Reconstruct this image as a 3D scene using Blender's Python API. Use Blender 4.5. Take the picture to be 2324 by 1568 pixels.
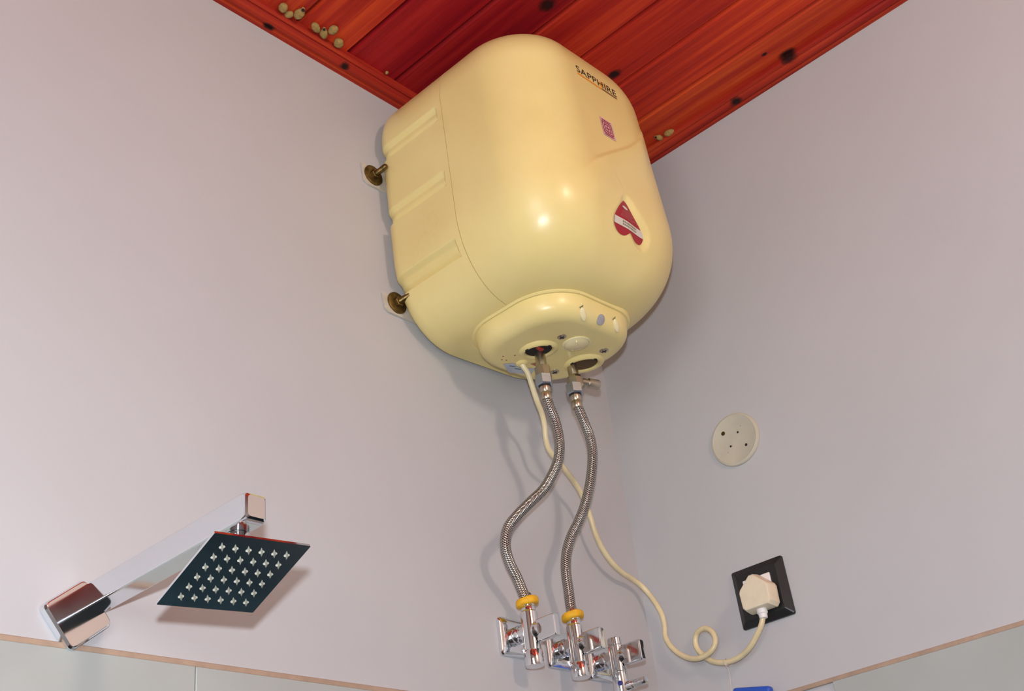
import bpy, bmesh, math, random
from mathutils import Vector, Matrix
from mathutils.bvhtree import BVHTree

random.seed(7)
for o in list(bpy.data.objects):
    bpy.data.objects.remove(o, do_unlink=True)
scene = bpy.context.scene
COL = scene.collection
ZC = 3.0                      # underside of the ceiling moulding above the floor

# ------------------------------------------------------------------ camera
cam_d = bpy.data.cameras.new('camera')
cam_d.sensor_fit = 'HORIZONTAL'
cam_d.sensor_width = 36.0
cam_d.lens = 2625.93 * 36.0 / 2324.0
cam_d.clip_start = 0.02
cam = bpy.data.objects.new('camera', cam_d)
COL.objects.link(cam)
yaw, pitch, roll = 0.688192911, 0.528643598, -0.131724786
CAM = Vector((-1.45804280, -1.00446920, ZC - 1.29814687))
fw = Vector((math.cos(pitch) * math.cos(yaw), math.cos(pitch) * math.sin(yaw), math.sin(pitch)))
rt0 = fw.cross(Vector((0, 0, 1))).normalized()
up0 = rt0.cross(fw)
rt = rt0 * math.cos(roll) + up0 * math.sin(roll)
up = -rt0 * math.sin(roll) + up0 * math.cos(roll)
M = Matrix((rt, up, -fw)).transposed().to_4x4()
M.translation = CAM
cam.matrix_world = M
scene.camera = cam

# ------------------------------------------------------------------ world, lights, exposure
world = bpy.data.worlds.new('world')
scene.world = world
world.use_nodes = True
world.node_tree.nodes['Background'].inputs[0].default_value = (0.9, 0.9, 1.0, 1)
world.node_tree.nodes['Background'].inputs[1].default_value = 0.05

def add_light(name, kind, loc, power, color, size, target=None, spot=None, blend=0.5):
    d = bpy.data.lights.new(name, kind)
    d.energy = power
    d.color = color
    if kind in ('POINT', 'SPOT'):
        d.shadow_soft_size = size
    o = bpy.data.objects.new(name, d)
    COL.objects.link(o)
    o.location = loc
    if target is not None:
        o.rotation_euler = (Vector(target) - Vector(loc)).to_track_quat('-Z', 'Y').to_euler()
    if kind == 'SPOT':
        d.spot_size = spot
        d.spot_blend = blend
    return o

# pop-up flash sitting just above the lens
FLASH = CAM + up * 0.082
add_light('camera_flash', 'SPOT', FLASH, 53.0, (0.84, 0.91, 1.0), 0.014,
          target=FLASH + fw, spot=math.radians(105), blend=0.55)
# room lamp under the ceiling, behind and to the right of the photographer
add_light('room_lamp', 'POINT', (-0.92, -2.05, ZC - 0.20), 32.0, (1.0, 0.85, 0.66), 0.085)

scene.view_settings.view_transform = 'Standard'
scene.view_settings.look = 'None'
scene.view_settings.exposure = 0.0
scene.view_settings.gamma = 1.0
scene.view_settings.use_curve_mapping = False

# ------------------------------------------------------------------ materials
class NT:
    def __init__(self, name):
        self.m = bpy.data.materials.new(name)
        self.m.use_nodes = True
        self.t = self.m.node_tree
        self.b = self.t.nodes['Principled BSDF']
    def n(self, kind, **kw):
        nd = self.t.nodes.new(kind)
        for k, v in kw.items():
            setattr(nd, k, v)
        return nd
    def l(self, a, b):
        self.t.links.new(a, b)
    def math(self, op, a, b=None, clamp=False):
        nd = self.n('ShaderNodeMath', operation=op, use_clamp=clamp)
        for i, v in enumerate((a, b)):
            if v is None:
                continue
            if isinstance(v, (int, float)):
                nd.inputs[i].default_value = v
            else:
                self.l(v, nd.inputs[i])
        return nd.outputs[0]
    def mix(self, fac, a, b):
        nd = self.n('ShaderNodeMix', data_type='RGBA')
        if isinstance(fac, (int, float)):
            nd.inputs[0].default_value = fac
        else:
            self.l(fac, nd.inputs[0])
        for i, v in ((6, a), (7, b)):
            if isinstance(v, tuple):
                nd.inputs[i].default_value = v if len(v) == 4 else v + (1,)
            else:
                self.l(v, nd.inputs[i])
        return nd.outputs[2]
    def ramp(self, fac, stops):
        nd = self.n('ShaderNodeValToRGB')
        el = nd.color_ramp.elements
        while len(el) < len(stops):
            el.new(0.5)
        for e, (p, c) in zip(el, stops):
            e.position = p
            e.color = c if len(c) == 4 else tuple(c) + (1,)
        self.l(fac, nd.inputs[0])
        return nd.outputs[0]
    def noise(self, vec, scale, detail=3, rough=0.55):
        nd = self.n('ShaderNodeTexNoise')
        nd.inputs['Scale'].default_value = scale
        nd.inputs['Detail'].default_value = detail
        nd.inputs['Roughness'].default_value = rough
        if vec is not None:
            self.l(vec, nd.inputs['Vector'])
        return nd.outputs[0]
    def mapping(self, vec, scale=(1, 1, 1), loc=None):
        nd = self.n('ShaderNodeMapping')
        nd.inputs['Scale'].default_value = scale
        self.l(vec, nd.inputs['Vector'])
        if loc is not None:
            self.l(loc, nd.inputs['Location'])
        return nd.outputs[0]
    def pos(self):
        return self.n('ShaderNodeNewGeometry').outputs['Position']
    def obj(self):
        return self.n('ShaderNodeTexCoord').outputs['Object']
    def bump(self, h, strength, dist):
        nd = self.n('ShaderNodeBump')
        nd.inputs['Strength'].default_value = strength
        nd.inputs['Distance'].default_value = dist
        self.l(h, nd.inputs['Height'])
        self.l(nd.outputs[0], self.b.inputs['Normal'])
    def set(self, base=None, rough=None, metal=None, spec=None, coat=None):
        b = self.b.inputs
        if base is not None:
            if isinstance(base, tuple):
                b['Base Color'].default_value = base if len(base) == 4 else base + (1,)
            else:
                self.l(base, b['Base Color'])
        if rough is not None:
            if isinstance(rough, (int, float)):
                b['Roughness'].default_value = rough
            else:
                self.l(rough, b['Roughness'])
        if metal is not None:
            b['Metallic'].default_value = metal
        if spec is not None:
            b['Specular IOR Level'].default_value = spec
        if coat is not None:
            b['Coat Weight'].default_value = coat
        return self.m

def simple(name, color, rough=0.4, metal=0.0, var=0.08, scale=60.0, spec=None):
    k = NT(name)
    f = k.noise(k.obj(), scale, 3)
    dark = tuple(c * (1 - var) for c in color)
    lite = tuple(min(1, c * (1 + var)) for c in color)
    return k.set(k.ramp(f, [(0.3, dark), (0.7, lite)]), rough, metal, spec)

def wall_paint():
    k = NT('wall_paint')
    p = k.pos()
    f = k.noise(p, 2.2, 4)
    col = k.ramp(f, [(0.3, (0.478, 0.470, 0.480)), (0.7, (0.518, 0.510, 0.520))])
    g = k.noise(p, 34, 3)
    spot = k.ramp(g, [(0.70, (0, 0, 0)), (0.78, (1, 1, 1))])
    col2 = k.mix(k.math('MULTIPLY', spot, 0.06), col, (0.45, 0.40, 0.34))
    k.bump(k.noise(p, 90, 3), 0.10, 0.002)
    return k.set(col2, 0.5, spec=0.35)

KNOTS = [(-0.030, -0.491, .016, .010), (-0.016, -0.377, .012, .008), (-0.215, -0.272, .014, .010),
         (-0.412, -0.300, .016, .013), (-0.709, -0.010, .011, .006), (-0.573, -0.018, .009, .007),
         (-0.058, -0.464, .006, .004)]

def wood(name, along):
    k = NT(name)
    p = k.pos()
    info = k.n('ShaderNodeObjectInfo').outputs['Random']
    off = k.n('ShaderNodeCombineXYZ')
    k.l(k.math('MULTIPLY', info, 37.0), off.inputs[0])
    k.l(k.math('MULTIPLY', info, 19.0), off.inputs[1])
    sc = (85, 2.0, 30) if along == 'y' else (2.0, 85, 30)
    v = k.mapping(p, sc, off.outputs[0])
    f1 = k.noise(v, 1.0, 5, 0.65)
    sc2 = (14, 1.2, 8) if along == 'y' else (1.2, 14, 8)
    f2 = k.noise(k.mapping(p, sc2, off.outputs[0]), 1.0, 3)
    grain = k.math('ADD', k.math('MULTIPLY', f1, 0.55), k.math('MULTIPLY', f2, 0.45))
    col = k.ramp(grain, [(0.30, (0.24, 0.008, 0.008)), (0.46, (0.44, 0.024, 0.011)),
                         (0.58, (0.62, 0.056, 0.014)), (0.72, (0.78, 0.125, 0.022))])
    tint = k.n('ShaderNodeObjectInfo').outputs['Color']
    mul = k.n('ShaderNodeMix', data_type='RGBA', blend_type='MULTIPLY')
    mul.inputs[0].default_value = 1.0
    k.l(col, mul.inputs[6]); k.l(tint, mul.inputs[7])
    col = mul.outputs[2]
    sep = k.n('ShaderNodeSeparateXYZ')
    k.l(p, sep.inputs[0])
    jit = k.math('MULTIPLY', k.math('SUBTRACT', k.noise(p, 120, 2), 0.5), 0.9)
    mask = None
    for (x, y, ry, rx) in KNOTS:
        if along == 'x':
            rx, ry = ry, rx
        dx = k.math('DIVIDE', k.math('SUBTRACT', sep.outputs[0], x), rx)
        dy = k.math('DIVIDE', k.math('SUBTRACT', sep.outputs[1], y), ry)
        d2 = k.math('ADD', k.math('MULTIPLY', dx, dx), k.math('MULTIPLY', dy, dy))
        m = k.math('SUBTRACT', 1.25, k.math('ADD', d2, jit), True)
        mask = m if mask is None else k.math('MAXIMUM', mask, m)
    col = k.mix(mask, col, (0.025, 0.006, 0.005))
    k.bump(f1, 0.25, 0.0015)
    return k.set(col, 0.55, spec=0.2)

def chrome(name, rough=0.06, col=(0.80, 0.83, 0.86)):
    k = NT(name)
    f = k.noise(k.obj(), 45, 4)
    r = k.math('ADD', k.math('MULTIPLY', f, rough * 0.8), rough * 0.6)
    return k.set(col, r, 1.0)

def braid():
    k = NT('braided_steel')
    uv = k.n('ShaderNodeUVMap').outputs[0]
    sep = k.n('ShaderNodeSeparateXYZ'); k.l(uv, sep.inputs[0])
    u, v = sep.outputs[0], sep.outputs[1]
    a = k.math('SINE', k.math('ADD', k.math('MULTIPLY', u, 2 * math.pi * 8), k.math('MULTIPLY', v, 2300.0)))
    b = k.math('SINE', k.math('SUBTRACT', k.math('MULTIPLY', u, 2 * math.pi * 8), k.math('MULTIPLY', v, 2300.0)))
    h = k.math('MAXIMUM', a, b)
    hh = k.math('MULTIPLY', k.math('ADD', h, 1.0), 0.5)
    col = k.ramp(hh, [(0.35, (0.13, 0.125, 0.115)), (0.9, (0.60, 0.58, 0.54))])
    k.bump(hh, 0.65, 0.0012)
    return k.set(col, 0.19, 0.97)

def cream_plastic():
    k = NT('cream_plastic')
    p = k.obj()
    f = k.noise(p, 7, 5)
    col = k.ramp(f, [(0.30, (0.775, 0.62, 0.250)), (0.70, (0.85, 0.70, 0.30))])
    g = k.noise(p, 26, 5, 0.7)
    dirt = k.ramp(g, [(0.66, (0, 0, 0)), (0.80, (1, 1, 1))])
    col = k.mix(k.math('MULTIPLY', dirt, 0.13), col, (0.50, 0.36, 0.14))
    h = k.noise(p, 240, 2, 0.5)
    speck = k.ramp(h, [(0.80, (0, 0, 0)), (0.84, (1, 1, 1))])
    col = k.mix(k.math('MULTIPLY', speck, 0.25), col, (0.30, 0.20, 0.08))
    r = k.math('ADD', k.math('MULTIPLY', f, 0.12), 0.24)
    return k.set(col, r, spec=0.45)

MT = {
    'wall': wall_paint(),
    'wood_y': wood('stained_pine_boards', 'y'),
    'wood_x': wood('stained_pine_moulding', 'x'),
    'board_back': simple('dark_gap_wood', (0.05, 0.008, 0.006), 0.7),
    'tile': simple('cream_wall_tile', (0.39, 0.41, 0.39), 0.16, 0, 0.04, 9),
    'tile_reflection': simple('added_dark_teal_tile', (0.020, 0.040, 0.050), 0.2, 0, 0.25, 9),  # unseen rows, dark for the sake of the shower plate's reflection
    'grout': simple('tan_grout', (0.40, 0.28, 0.20), 0.7, 0, 0.12, 40),
    'floor': simple('grey_floor', (0.10, 0.10, 0.10), 0.35, 0, 0.2, 6),
    'cream': cream_plastic(),
    'cream_light': simple('pale_cream_plastic', (0.86, 0.76, 0.44), 0.2, 0, 0.04),
    'cable': simple('cream_cable_sheath', (0.74, 0.62, 0.37), 0.35, 0, 0.10, 40),
    'plug': simple('cream_plug_plastic', (0.78, 0.68, 0.50), 0.4, 0, 0.05, 60),
    'white': simple('white_plastic', (0.82, 0.79, 0.76), 0.35, 0, 0.03),
    'disc': simple('ivory_plastic', (0.54, 0.505, 0.40), 0.45, 0, 0.06, 30),
    'black': simple('black_plastic', (0.014, 0.014, 0.015), 0.32, 0, 0.2),
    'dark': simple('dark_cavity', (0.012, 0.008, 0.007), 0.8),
    'cavity_brown': simple('brown_cavity', (0.10, 0.055, 0.02), 0.8),
    'red_wire': simple('red_insulation', (0.35, 0.03, 0.015), 0.5),
    'chrome': chrome('chrome', 0.085),
    'chrome_worn': chrome('worn_chrome', 0.10),
    'nickel': chrome('dull_nickel', 0.30, (0.52, 0.46, 0.37)),
    'zinc': chrome('blue_zinc', 0.45, (0.42, 0.47, 0.53)),
    'brass_dark': simple('tarnished_brass', (0.16, 0.105, 0.035), 0.38, 0.85, 0.5, 120),
    'bracket': simple('white_painted_steel', (0.55, 0.50, 0.42), 0.45, 0, 0.10, 60),
    'braid': braid(),
    'tape': simple('yellow_tape', (0.80, 0.42, 0.012), 0.65, 0, 0.12, 160),
    'nozzle': simple('grey_silicone', (0.44, 0.42, 0.34), 0.5, 0, 0.10, 400),
    'mud': simple('dry_mud', (0.33, 0.21, 0.065), 0.95, 0, 0.25, 220),
    'red': simple('crimson_print', (0.36, 0.008, 0.018), 0.35, 0, 0.05),
    'pink': simple('pink_print', (0.66, 0.38, 0.40), 0.5, 0, 0.08),
    'redline': simple('red_print', (0.34, 0.015, 0.03), 0.5),
    'ink': simple('black_print', (0.03, 0.015, 0.012), 0.45),
    'orange': simple('orange_print', (0.82, 0.30, 0.03), 0.4, 0, 0.1),
    'maroon': simple('maroon_print', (0.22, 0.02, 0.015), 0.4),
    'label_white': simple('label_white', (0.66, 0.60, 0.52), 0.45, 0, 0.04),
    'olive': simple('olive_print', (0.24, 0.21, 0.10), 0.6, 0, 0.3, 300),
    'rose': simple('rose_print', (0.52, 0.10, 0.11), 0.5),
    'sticker': simple('blue_grey_sticker', (0.42, 0.47, 0.52), 0.4, 0, 0.1, 60),
    'grey_plug': simple('grey_plastic', (0.34, 0.33, 0.34), 0.4, 0, 0.1),
    'blue': simple('blue_plastic', (0.02, 0.09, 0.50), 0.3, 0, 0.05),
    'blue_dot': simple('blue_enamel', (0.008, 0.012, 0.16), 0.6),
    'string': simple('white_string', (0.62, 0.55, 0.50), 0.8),
    'seam_line': simple('pale_seam', (0.86, 0.76, 0.42), 0.3),
}
# clear lens of the pilot lamp
_k = NT('clear_lens')
_f = _k.noise(_k.obj(), 30, 2)
_k.set(_k.ramp(_f, [(0.3, (0.80, 0.67, 0.36)), (0.7, (0.86, 0.73, 0.42))]), 0.06)
_k.b.inputs['Transmission Weight'].default_value = 0.10
MT['lens'] = _k.m

# ------------------------------------------------------------------ mesh helpers
def mesh_obj(name, verts, faces, mat, parent=None, smooth=False, loc=None, uvs=None):
    me = bpy.data.meshes.new(name)
    me.from_pydata([tuple(v) for v in verts], [], faces)
    if uvs is not None:
        lay = me.uv_layers.new(name='UVMap')
        for li, lp in enumerate(me.loops):
            lay.data[li].uv = uvs[li]
    me.update()
    return link(name, me, mat, parent, smooth, loc)

def link(name, me, mat, parent=None, smooth=False, loc=None):
    o = bpy.data.objects.new(name, me)
    COL.objects.link(o)
    if mat is not None and not me.materials:
        me.materials.append(MT[mat] if isinstance(mat, str) else mat)
    if smooth:
        me.polygons.foreach_set('use_smooth', [True] * len(me.polygons))
    if parent is not None:
        o.parent = parent
    if loc is not None:
        o.location = loc
    return o

def bm_obj(name, bm, mat, parent=None, smooth=False, loc=None, angle=None):
    bmesh.ops.recalc_face_normals(bm, faces=bm.faces)
    me = bpy.data.meshes.new(name)
    bm.to_mesh(me)
    bm.free()
    o = link(name, me, mat, parent, smooth, loc)
    if angle:
        me.set_sharp_from_angle(angle=math.radians(angle))
    return o

def empty(name, loc, rot=(0, 0, 0)):
    o = bpy.data.objects.new(name, None)
    o.empty_display_size = 0.05
    COL.objects.link(o)
    o.location = loc
    o.rotation_euler = rot
    return o

def tag(o, label, cat, group=None):
    o['label'] = label
    o['category'] = cat
    if group:
        o['group'] = group
    return o

def struct(o):
    o['kind'] = 'structure'
    return o

def box_bm(x0, x1, y0, y1, z0, z1, bev=0.0, seg=2):
    bm = bmesh.new()
    vs = [bm.verts.new((x, y, z)) for x in (x0, x1) for y in (y0, y1) for z in (z0, z1)]
    for f in ((0, 1, 3, 2), (4, 6, 7, 5), (0, 4, 5, 1), (2, 3, 7, 6), (0, 2, 6, 4), (1, 5, 7, 3)):
        bm.faces.new([vs[i] for i in f])
    if bev > 0:
        bmesh.ops.bevel(bm, geom=list(bm.edges), offset=bev, segments=seg, profile=0.5, affect='EDGES')
    return bm

def basis(axis):
    a = Vector(axis).normalized()
    t = Vector((0, 0, 1)) if abs(a.z) < 0.9 else Vector((1, 0, 0))
    u = a.cross(t).normalized()
    return u, a.cross(u).normalized(), a

def lathe(name, prof, origin, axis, mat, parent=None, seg=32, smooth=True, angle=40, sides=None):
    """prof: list of (radius, distance along axis)."""
    n = sides or seg
    u, v, a = basis(axis)
    o = Vector(origin)
    verts, faces = [], []
    for r, d in prof:
        for i in range(n):
            t = 2 * math.pi * i / n
            verts.append(o + a * d + (u * math.cos(t) + v * math.sin(t)) * r)
    for j in range(len(prof) - 1):
        for i in range(n):
            k = (i + 1) % n
            faces.append((j * n + i, j * n + k, (j + 1) * n + k, (j + 1) * n + i))
    if prof[0][0] > 1e-6:
        faces.append(tuple(reversed(range(n))))
    if prof[-1][0] > 1e-6:
        faces.append(tuple(range((len(prof) - 1) * n, len(prof) * n)))
    me = bpy.data.meshes.new(name)
    me.from_pydata([tuple(p) for p in verts], [], faces)
    bm = bmesh.new(); bm.from_mesh(me)
    bmesh.ops.remove_doubles(bm, verts=bm.verts, dist=1e-6)
    bmesh.ops.recalc_face_normals(bm, faces=bm.faces)
    bm.to_mesh(me); bm.free()
    ob = link(name, me, mat, parent, smooth)
    if smooth and angle:
        me.set_sharp_from_angle(angle=math.radians(angle))
    return ob

def catmull(pts, per=8):
    P = [Vector(p) for p in pts]
    P = [P[0] * 2 - P[1]] + P + [P[-1] * 2 - P[-2]]
    out = []
    for i in range(1, len(P) - 2):
        for s in range(per):
            t = s / per
            a, b, c, d = P[i - 1], P[i], P[i + 1], P[i + 2]
            out.append(0.5 * ((2 * b) + (c - a) * t + (2 * a - 5 * b + 4 * c - d) * t * t + (3 * b - a - 3 * c + d) * t ** 3))
    out.append(P[-2])
    return out

def tube(name, pts, rad, mat, parent=None, seg=16, loc=None):
    """swept tube with a UV map (u around, v = metres along)."""
    n = len(pts)
    tang = [(pts[min(i + 1, n - 1)] - pts[max(i - 1, 0)]).normalized() for i in range(n)]
    u = basis(tang[0])[0]
    verts, faces, uvs = [], [], []
    lens = [0.0]
    for i in range(1, n):
        lens.append(lens[-1] + (pts[i] - pts[i - 1]).length)
    rr = rad if callable(rad) else (lambda s: rad)
    for i in range(n):
        t = tang[i]
        u = (u - t * u.dot(t)).normalized()
        v = t.cross(u)
        r = rr(lens[i] / lens[-1])
        for k in range(seg):
            a = 2 * math.pi * k / seg
            verts.append(pts[i] + (u * math.cos(a) + v * math.sin(a)) * r)
    for i in range(n - 1):
        for k in range(seg):
            k2 = (k + 1) % seg
            faces.append((i * seg + k, i * seg + k2, (i + 1) * seg + k2, (i + 1) * seg + k))
            uvs += [(k / seg, lens[i]), ((k + 1) / seg, lens[i]), ((k + 1) / seg, lens[i + 1]), (k / seg, lens[i + 1])]
    faces.append(tuple(reversed(range(seg)))); uvs += [(0, 0)] * seg
    faces.append(tuple(range((n - 1) * seg, n * seg))); uvs += [(0, 0)] * seg
    return mesh_obj(name, verts, faces, mat, parent, True, loc, uvs)

def wn(o):
    m = o.modifiers.new('weighted', 'WEIGHTED_NORMAL')
    m.keep_sharp = True
    m.weight = 80

def rrect(x0, x1, y0, y1, r, n=10):
    pts = []
    for cx, cy, a0 in ((x1 - r, y1 - r, 0), (x0 + r, y1 - r, 90), (x0 + r, y0 + r, 180), (x1 - r, y0 + r, 270)):
        for i in range(n + 1):
            a = math.radians(a0 + 90 * i / n)
            pts.append((cx + r * math.cos(a), cy + r * math.sin(a)))
    return pts

def stack(name, rings, mat, parent=None, smooth=True, angle=40, cap0=True, cap1=True):
    n = len(rings[0])
    verts = [p for r in rings for p in r]
    faces = []
    for j in range(len(rings) - 1):
        for i in range(n):
            k = (i + 1) % n
            faces.append((j * n + i, j * n + k, (j + 1) * n + k, (j + 1) * n + i))
    if cap0:
        faces.append(tuple(reversed(range(n))))
    if cap1:
        faces.append(tuple(range((len(rings) - 1) * n, len(rings) * n)))
    bm = bmesh.new()
    vs = [bm.verts.new(v) for v in verts]
    for f in faces:
        bm.faces.new([vs[i] for i in f])
    o = bm_obj(name, bm, mat, parent, smooth, None, angle)
    if smooth:
        wn(o)
    return o

def prism(name, poly, frame, t0, t1, mat, parent=None, bev=0.0, seg=2, smooth=False, angle=35):
    """poly in (a,b); frame=(origin, A, B, N): extruded along N from t0 to t1."""
    o, A, B, N = frame
    bm = bmesh.new()
    v0 = [bm.verts.new(o + A * a + B * b + N * t0) for a, b in poly]
    v1 = [bm.verts.new(o + A * a + B * b + N * t1) for a, b in poly]
    n = len(poly)
    bm.faces.new(v0); f1 = bm.faces.new(v1)
    for i in range(n):
        bm.faces.new((v0[i], v0[(i + 1) % n], v1[(i + 1) % n], v1[i]))
    if bev > 0:
        bmesh.ops.bevel(bm, geom=list(f1.edges), offset=bev, segments=seg, profile=0.5, affect='EDGES')
    return bm_obj(name, bm, mat, parent, smooth, None, angle)

V = Vector
X, Y, Z = V((1, 0, 0)), V((0, 1, 0)), V((0, 0, 1))

# ------------------------------------------------------------------ the room shell
RX, RY = -2.3, -2.5
PLZ = ZC + 0.018              # visible face of the ceiling boards
TILE_TOP = ZC - 0.9525
def slab(name, x0, x1, y0, y1, z0, z1, mat):
    return struct(bm_obj(name, box_bm(x0, x1, y0, y1, z0, z1), mat))
wall_left = slab('wall_left', RX, 0.0, 0.0, 0.1, 0, ZC + 0.06, 'wall')
wall_right = slab('wall_right', 0.0, 0.1, RY, 0.1, 0, ZC + 0.06, 'wall')
wall_back = slab('wall_back', RX - 0.1, 0.1, RY - 0.1, RY, 0, ZC + 0.06, 'wall')
wall_side = slab('wall_side', RX - 0.1, RX, RY, 0.1, 0, ZC + 0.06, 'wall')
floor = slab('floor', RX - 0.1, 0.1, RY - 0.1, 0.1, -0.1, 0.0, 'floor')
ceiling = slab('ceiling', RX - 0.1, 0.1, RY - 0.1, 0.1, ZC + 0.032, ZC + 0.10, 'board_back')

# added to even out the light: glowing framed panes, unseen on the side wall
_k = NT('frosted_fill_pane')
_f = _k.noise(_k.pos(), 40, 3)
_k.set((0.75, 0.78, 0.80), 0.6)
_k.l(_k.ramp(_f, [(0.3, (0.90, 0.96, 0.98)), (0.7, (0.94, 1.0, 1.0))]), _k.b.inputs['Emission Color'])
_k.b.inputs['Emission Strength'].default_value = 6.6
MT['fill_pane'] = _k.m
fill_window = struct(bm_obj('fill_window_1', box_bm(RX + 0.001, RX + 0.012, -1.62, -0.78, 1.78, 2.62, 0.002, 1), 'white'))
for (y0, y1, z0, z1) in ((-1.62, -1.57, 1.78, 2.62), (-0.83, -0.78, 1.78, 2.62), (-1.57, -0.83, 2.57, 2.62), (-1.57, -0.83, 1.78, 1.83), (-1.215, -1.185, 1.83, 2.57)):
    bm_obj('fill_window_frame', box_bm(RX + 0.0125, RX + 0.045, y0, y1, z0, z1, 0.004, 2), 'white', fill_window)
for (y0, y1) in ((-1.569, -1.216), (-1.184, -0.831)):
    bm_obj('fill_pane', box_bm(RX + 0.0125, RX + 0.018, y0, y1, 1.831, 2.569), 'fill_pane', fill_window)

# ceiling boards, tongue and groove with eased edges
PITCH = 0.0967
def board_mesh(w):
    g, e = 0.0018, 0.0052
    prof = [(g, 0.013), (g, 0.0060), (e, 0.0), (w - e, 0.0), (w - g, 0.0060), (w - g, 0.013)]
    verts, faces = [], []
    for y in (0.0, RY):
        verts += [(-x, y, z) for x, z in prof]
    n = len(prof)
    for i in range(n - 1):
        faces.append((i, i + 1, n + i + 1, n + i))
    faces.append((n - 1, 0, n, 2 * n - 1))
    faces.append(tuple(range(n))); faces.append(tuple(range(2 * n - 1, n - 1, -1)))
    bm = bmesh.new()
    vs = [bm.verts.new(v) for v in verts]
    for f in faces:
        bm.faces.new([vs[i] for i in f])
    bmesh.ops.recalc_face_normals(bm, faces=bm.faces)
    me = bpy.data.meshes.new('board')
    bm.to_mesh(me); bm.free()
    me.materials.append(MT['wood_y'])
    return me
BOARD_TINT = [(0.95, 1.1, 1.0), (1.25, 1.5, 1.1), (1.0, 0.95, 0.9), (0.85, 0.70, 0.9), (0.58, 0.26, 0.9), (0.62, 0.24, 0.95), (1.0, 1.05, 1.0), (0.95, 1.1, 1.0), (0.85, 0.8, 1.0)]   # each board took the stain differently
full_board = board_mesh(PITCH)
first_board = board_mesh(0.091)
x = 0.0
i = 0
while x > RX + 0.02:
    me = first_board if i == 0 else full_board
    o = bpy.data.objects.new('board', me)
    COL.objects.link(o)
    o.location = (x, 0, PLZ)
    o.parent = ceiling
    o.color = BOARD_TINT[i % len(BOARD_TINT)] + (1,)
    x -= 0.091 if i == 0 else PITCH
    i += 1

# moulding along both walls: flat fillet, quirk, broad hollow-round, thin quirk
MOULD = [(0.0, 0.0), (0.0075, 0.0), (0.0085, 0.0035), (0.0100, 0.0035), (0.0115, 0.0012), (0.0150, 0.0004), (0.0190, 0.0010),
         (0.0230, 0.0028), (0.0262, 0.0052), (0.0266, 0.0075), (0.0276, 0.0075), (0.0282, 0.0058), (0.0315, 0.0075), (0.0325, 0.0100), (0.0325, 0.0180), (0.0, 0.0180)]
def moulding(name, along, mat):
    bm = bmesh.new()
    L = RX if along == 'x' else RY
    rows = []
    for s in (0.0, L):
        rows.append([bm.verts.new((s, -d, ZC + z) if along == 'x' else (-d * 0.86, s, ZC + z)) for d, z in MOULD])
    n = len(MOULD)
    for i in range(n):
        bm.faces.new((rows[0][i], rows[0][(i + 1) % n], rows[1][(i + 1) % n], rows[1][i]))
    bm.faces.new(rows[0]); bm.faces.new(rows[1])
    return struct(bm_obj(name, bm, mat))
moulding('trim_1', 'x', 'wood_x').color = (0.80, 0.95, 1.0, 1)
moulding('trim_2', 'y', 'wood_y').color = (0.66, 0.62, 0.9, 1)

# wall tiles below the painted walls, with a tan joint strip along the top edge
def tile_mesh(w, h, mat):
    bm = box_bm(0, w, -0.0042, 0.0, -h, 0, 0.0007, 1)
    bmesh.ops.recalc_face_normals(bm, faces=bm.faces)
    me = bpy.data.meshes.new('tile')
    bm.to_mesh(me); bm.free()
    me.materials.append(MT[mat])
    return me
TW, GAP = 0.300, 0.0010
t_top = tile_mesh(TW - GAP, 0.24 - GAP, 'tile')
t_low = tile_mesh(TW - GAP, 0.30 - GAP, 'tile_reflection')  # lower rows added out of view to darken what the shower plate reflects
rows = [(TILE_TOP, t_top)]
z = TILE_TOP - 0.24
while z - 0.30 > 0.0:
    rows.append((z, t_low)); z -= 0.30
for z, me in rows:
    xs = -0.803 - 5 * TW
    while xs < -0.02:
        x0 = xs
        xs += TW
        if x0 < RX or x0 + TW > 0.001:
            continue
        o = bpy.data.objects.new('tile', me); COL.objects.link(o)
        o.location = (x0 + GAP / 2, -0.0005, z); o.parent = wall_left
    ys = -0.58 - 6 * TW
    while ys < -0.02:
        y0 = ys
        ys += TW
        if y0 < RY or y0 + TW > 0.001:
            continue
        o = bpy.data.objects.new('tile', me); COL.objects.link(o)
        o.location = (-0.0005, y0 + TW - GAP / 2, z); o.rotation_euler = (0, 0, -math.pi / 2); o.parent = wall_right
edge = 0.203
bm = box_bm(-edge + 0.001, -0.0050, -0.0047, -0.0005, TILE_TOP - 0.24, TILE_TOP - 0.0008)
o = bm_obj('tile', bm, 'tile', wall_left)
struct(bm_obj('trim_3', box_bm(RX, -0.0005, -0.0045, -0.0003, TILE_TOP - 0.0005, TILE_TOP + 0.0056, 0.0008, 1), 'grout'))
struct(bm_obj('trim_4', box_bm(-0.0045, -0.0003, RY, -0.0005, TILE_TOP - 0.0005, TILE_TOP + 0.0056, 0.0008, 1), 'grout'))

# ------------------------------------------------------------------ water heater
HT, HCX, HW, HD, HZT, HH = 0.05445, -0.34146, 0.35307, 0.31589, -0.03309, 0.41202
HRL, HRT, HHB, HIB, HNB, HKY = 0.09709, 0.08105, 0.12685, 0.09620, 2.14289, 1.12317
HY0, HYS, HRR, HTAP, HIT = -0.00797, -0.14313, 0.12944, 0.00998, 0.05587
heater = empty('water_heater', (HCX, HY0, ZC + HZT), (0, -HT, 0))
tag(heater, 'cream plastic storage water heater hung on the wall in the corner under the ceiling', 'water heater')

def prof_in(h, ib):
    if h > HH - HRT:
        t = (h - (HH - HRT)) / HRT
        return HIT * (1 - math.sqrt(max(0, 1 - t * t)))
    if h < HHB:
        t = (HHB - h) / HHB
        return ib * (1 - max(0, 1 - t ** HNB) ** (1 / HNB))
    return 0.0

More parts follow.
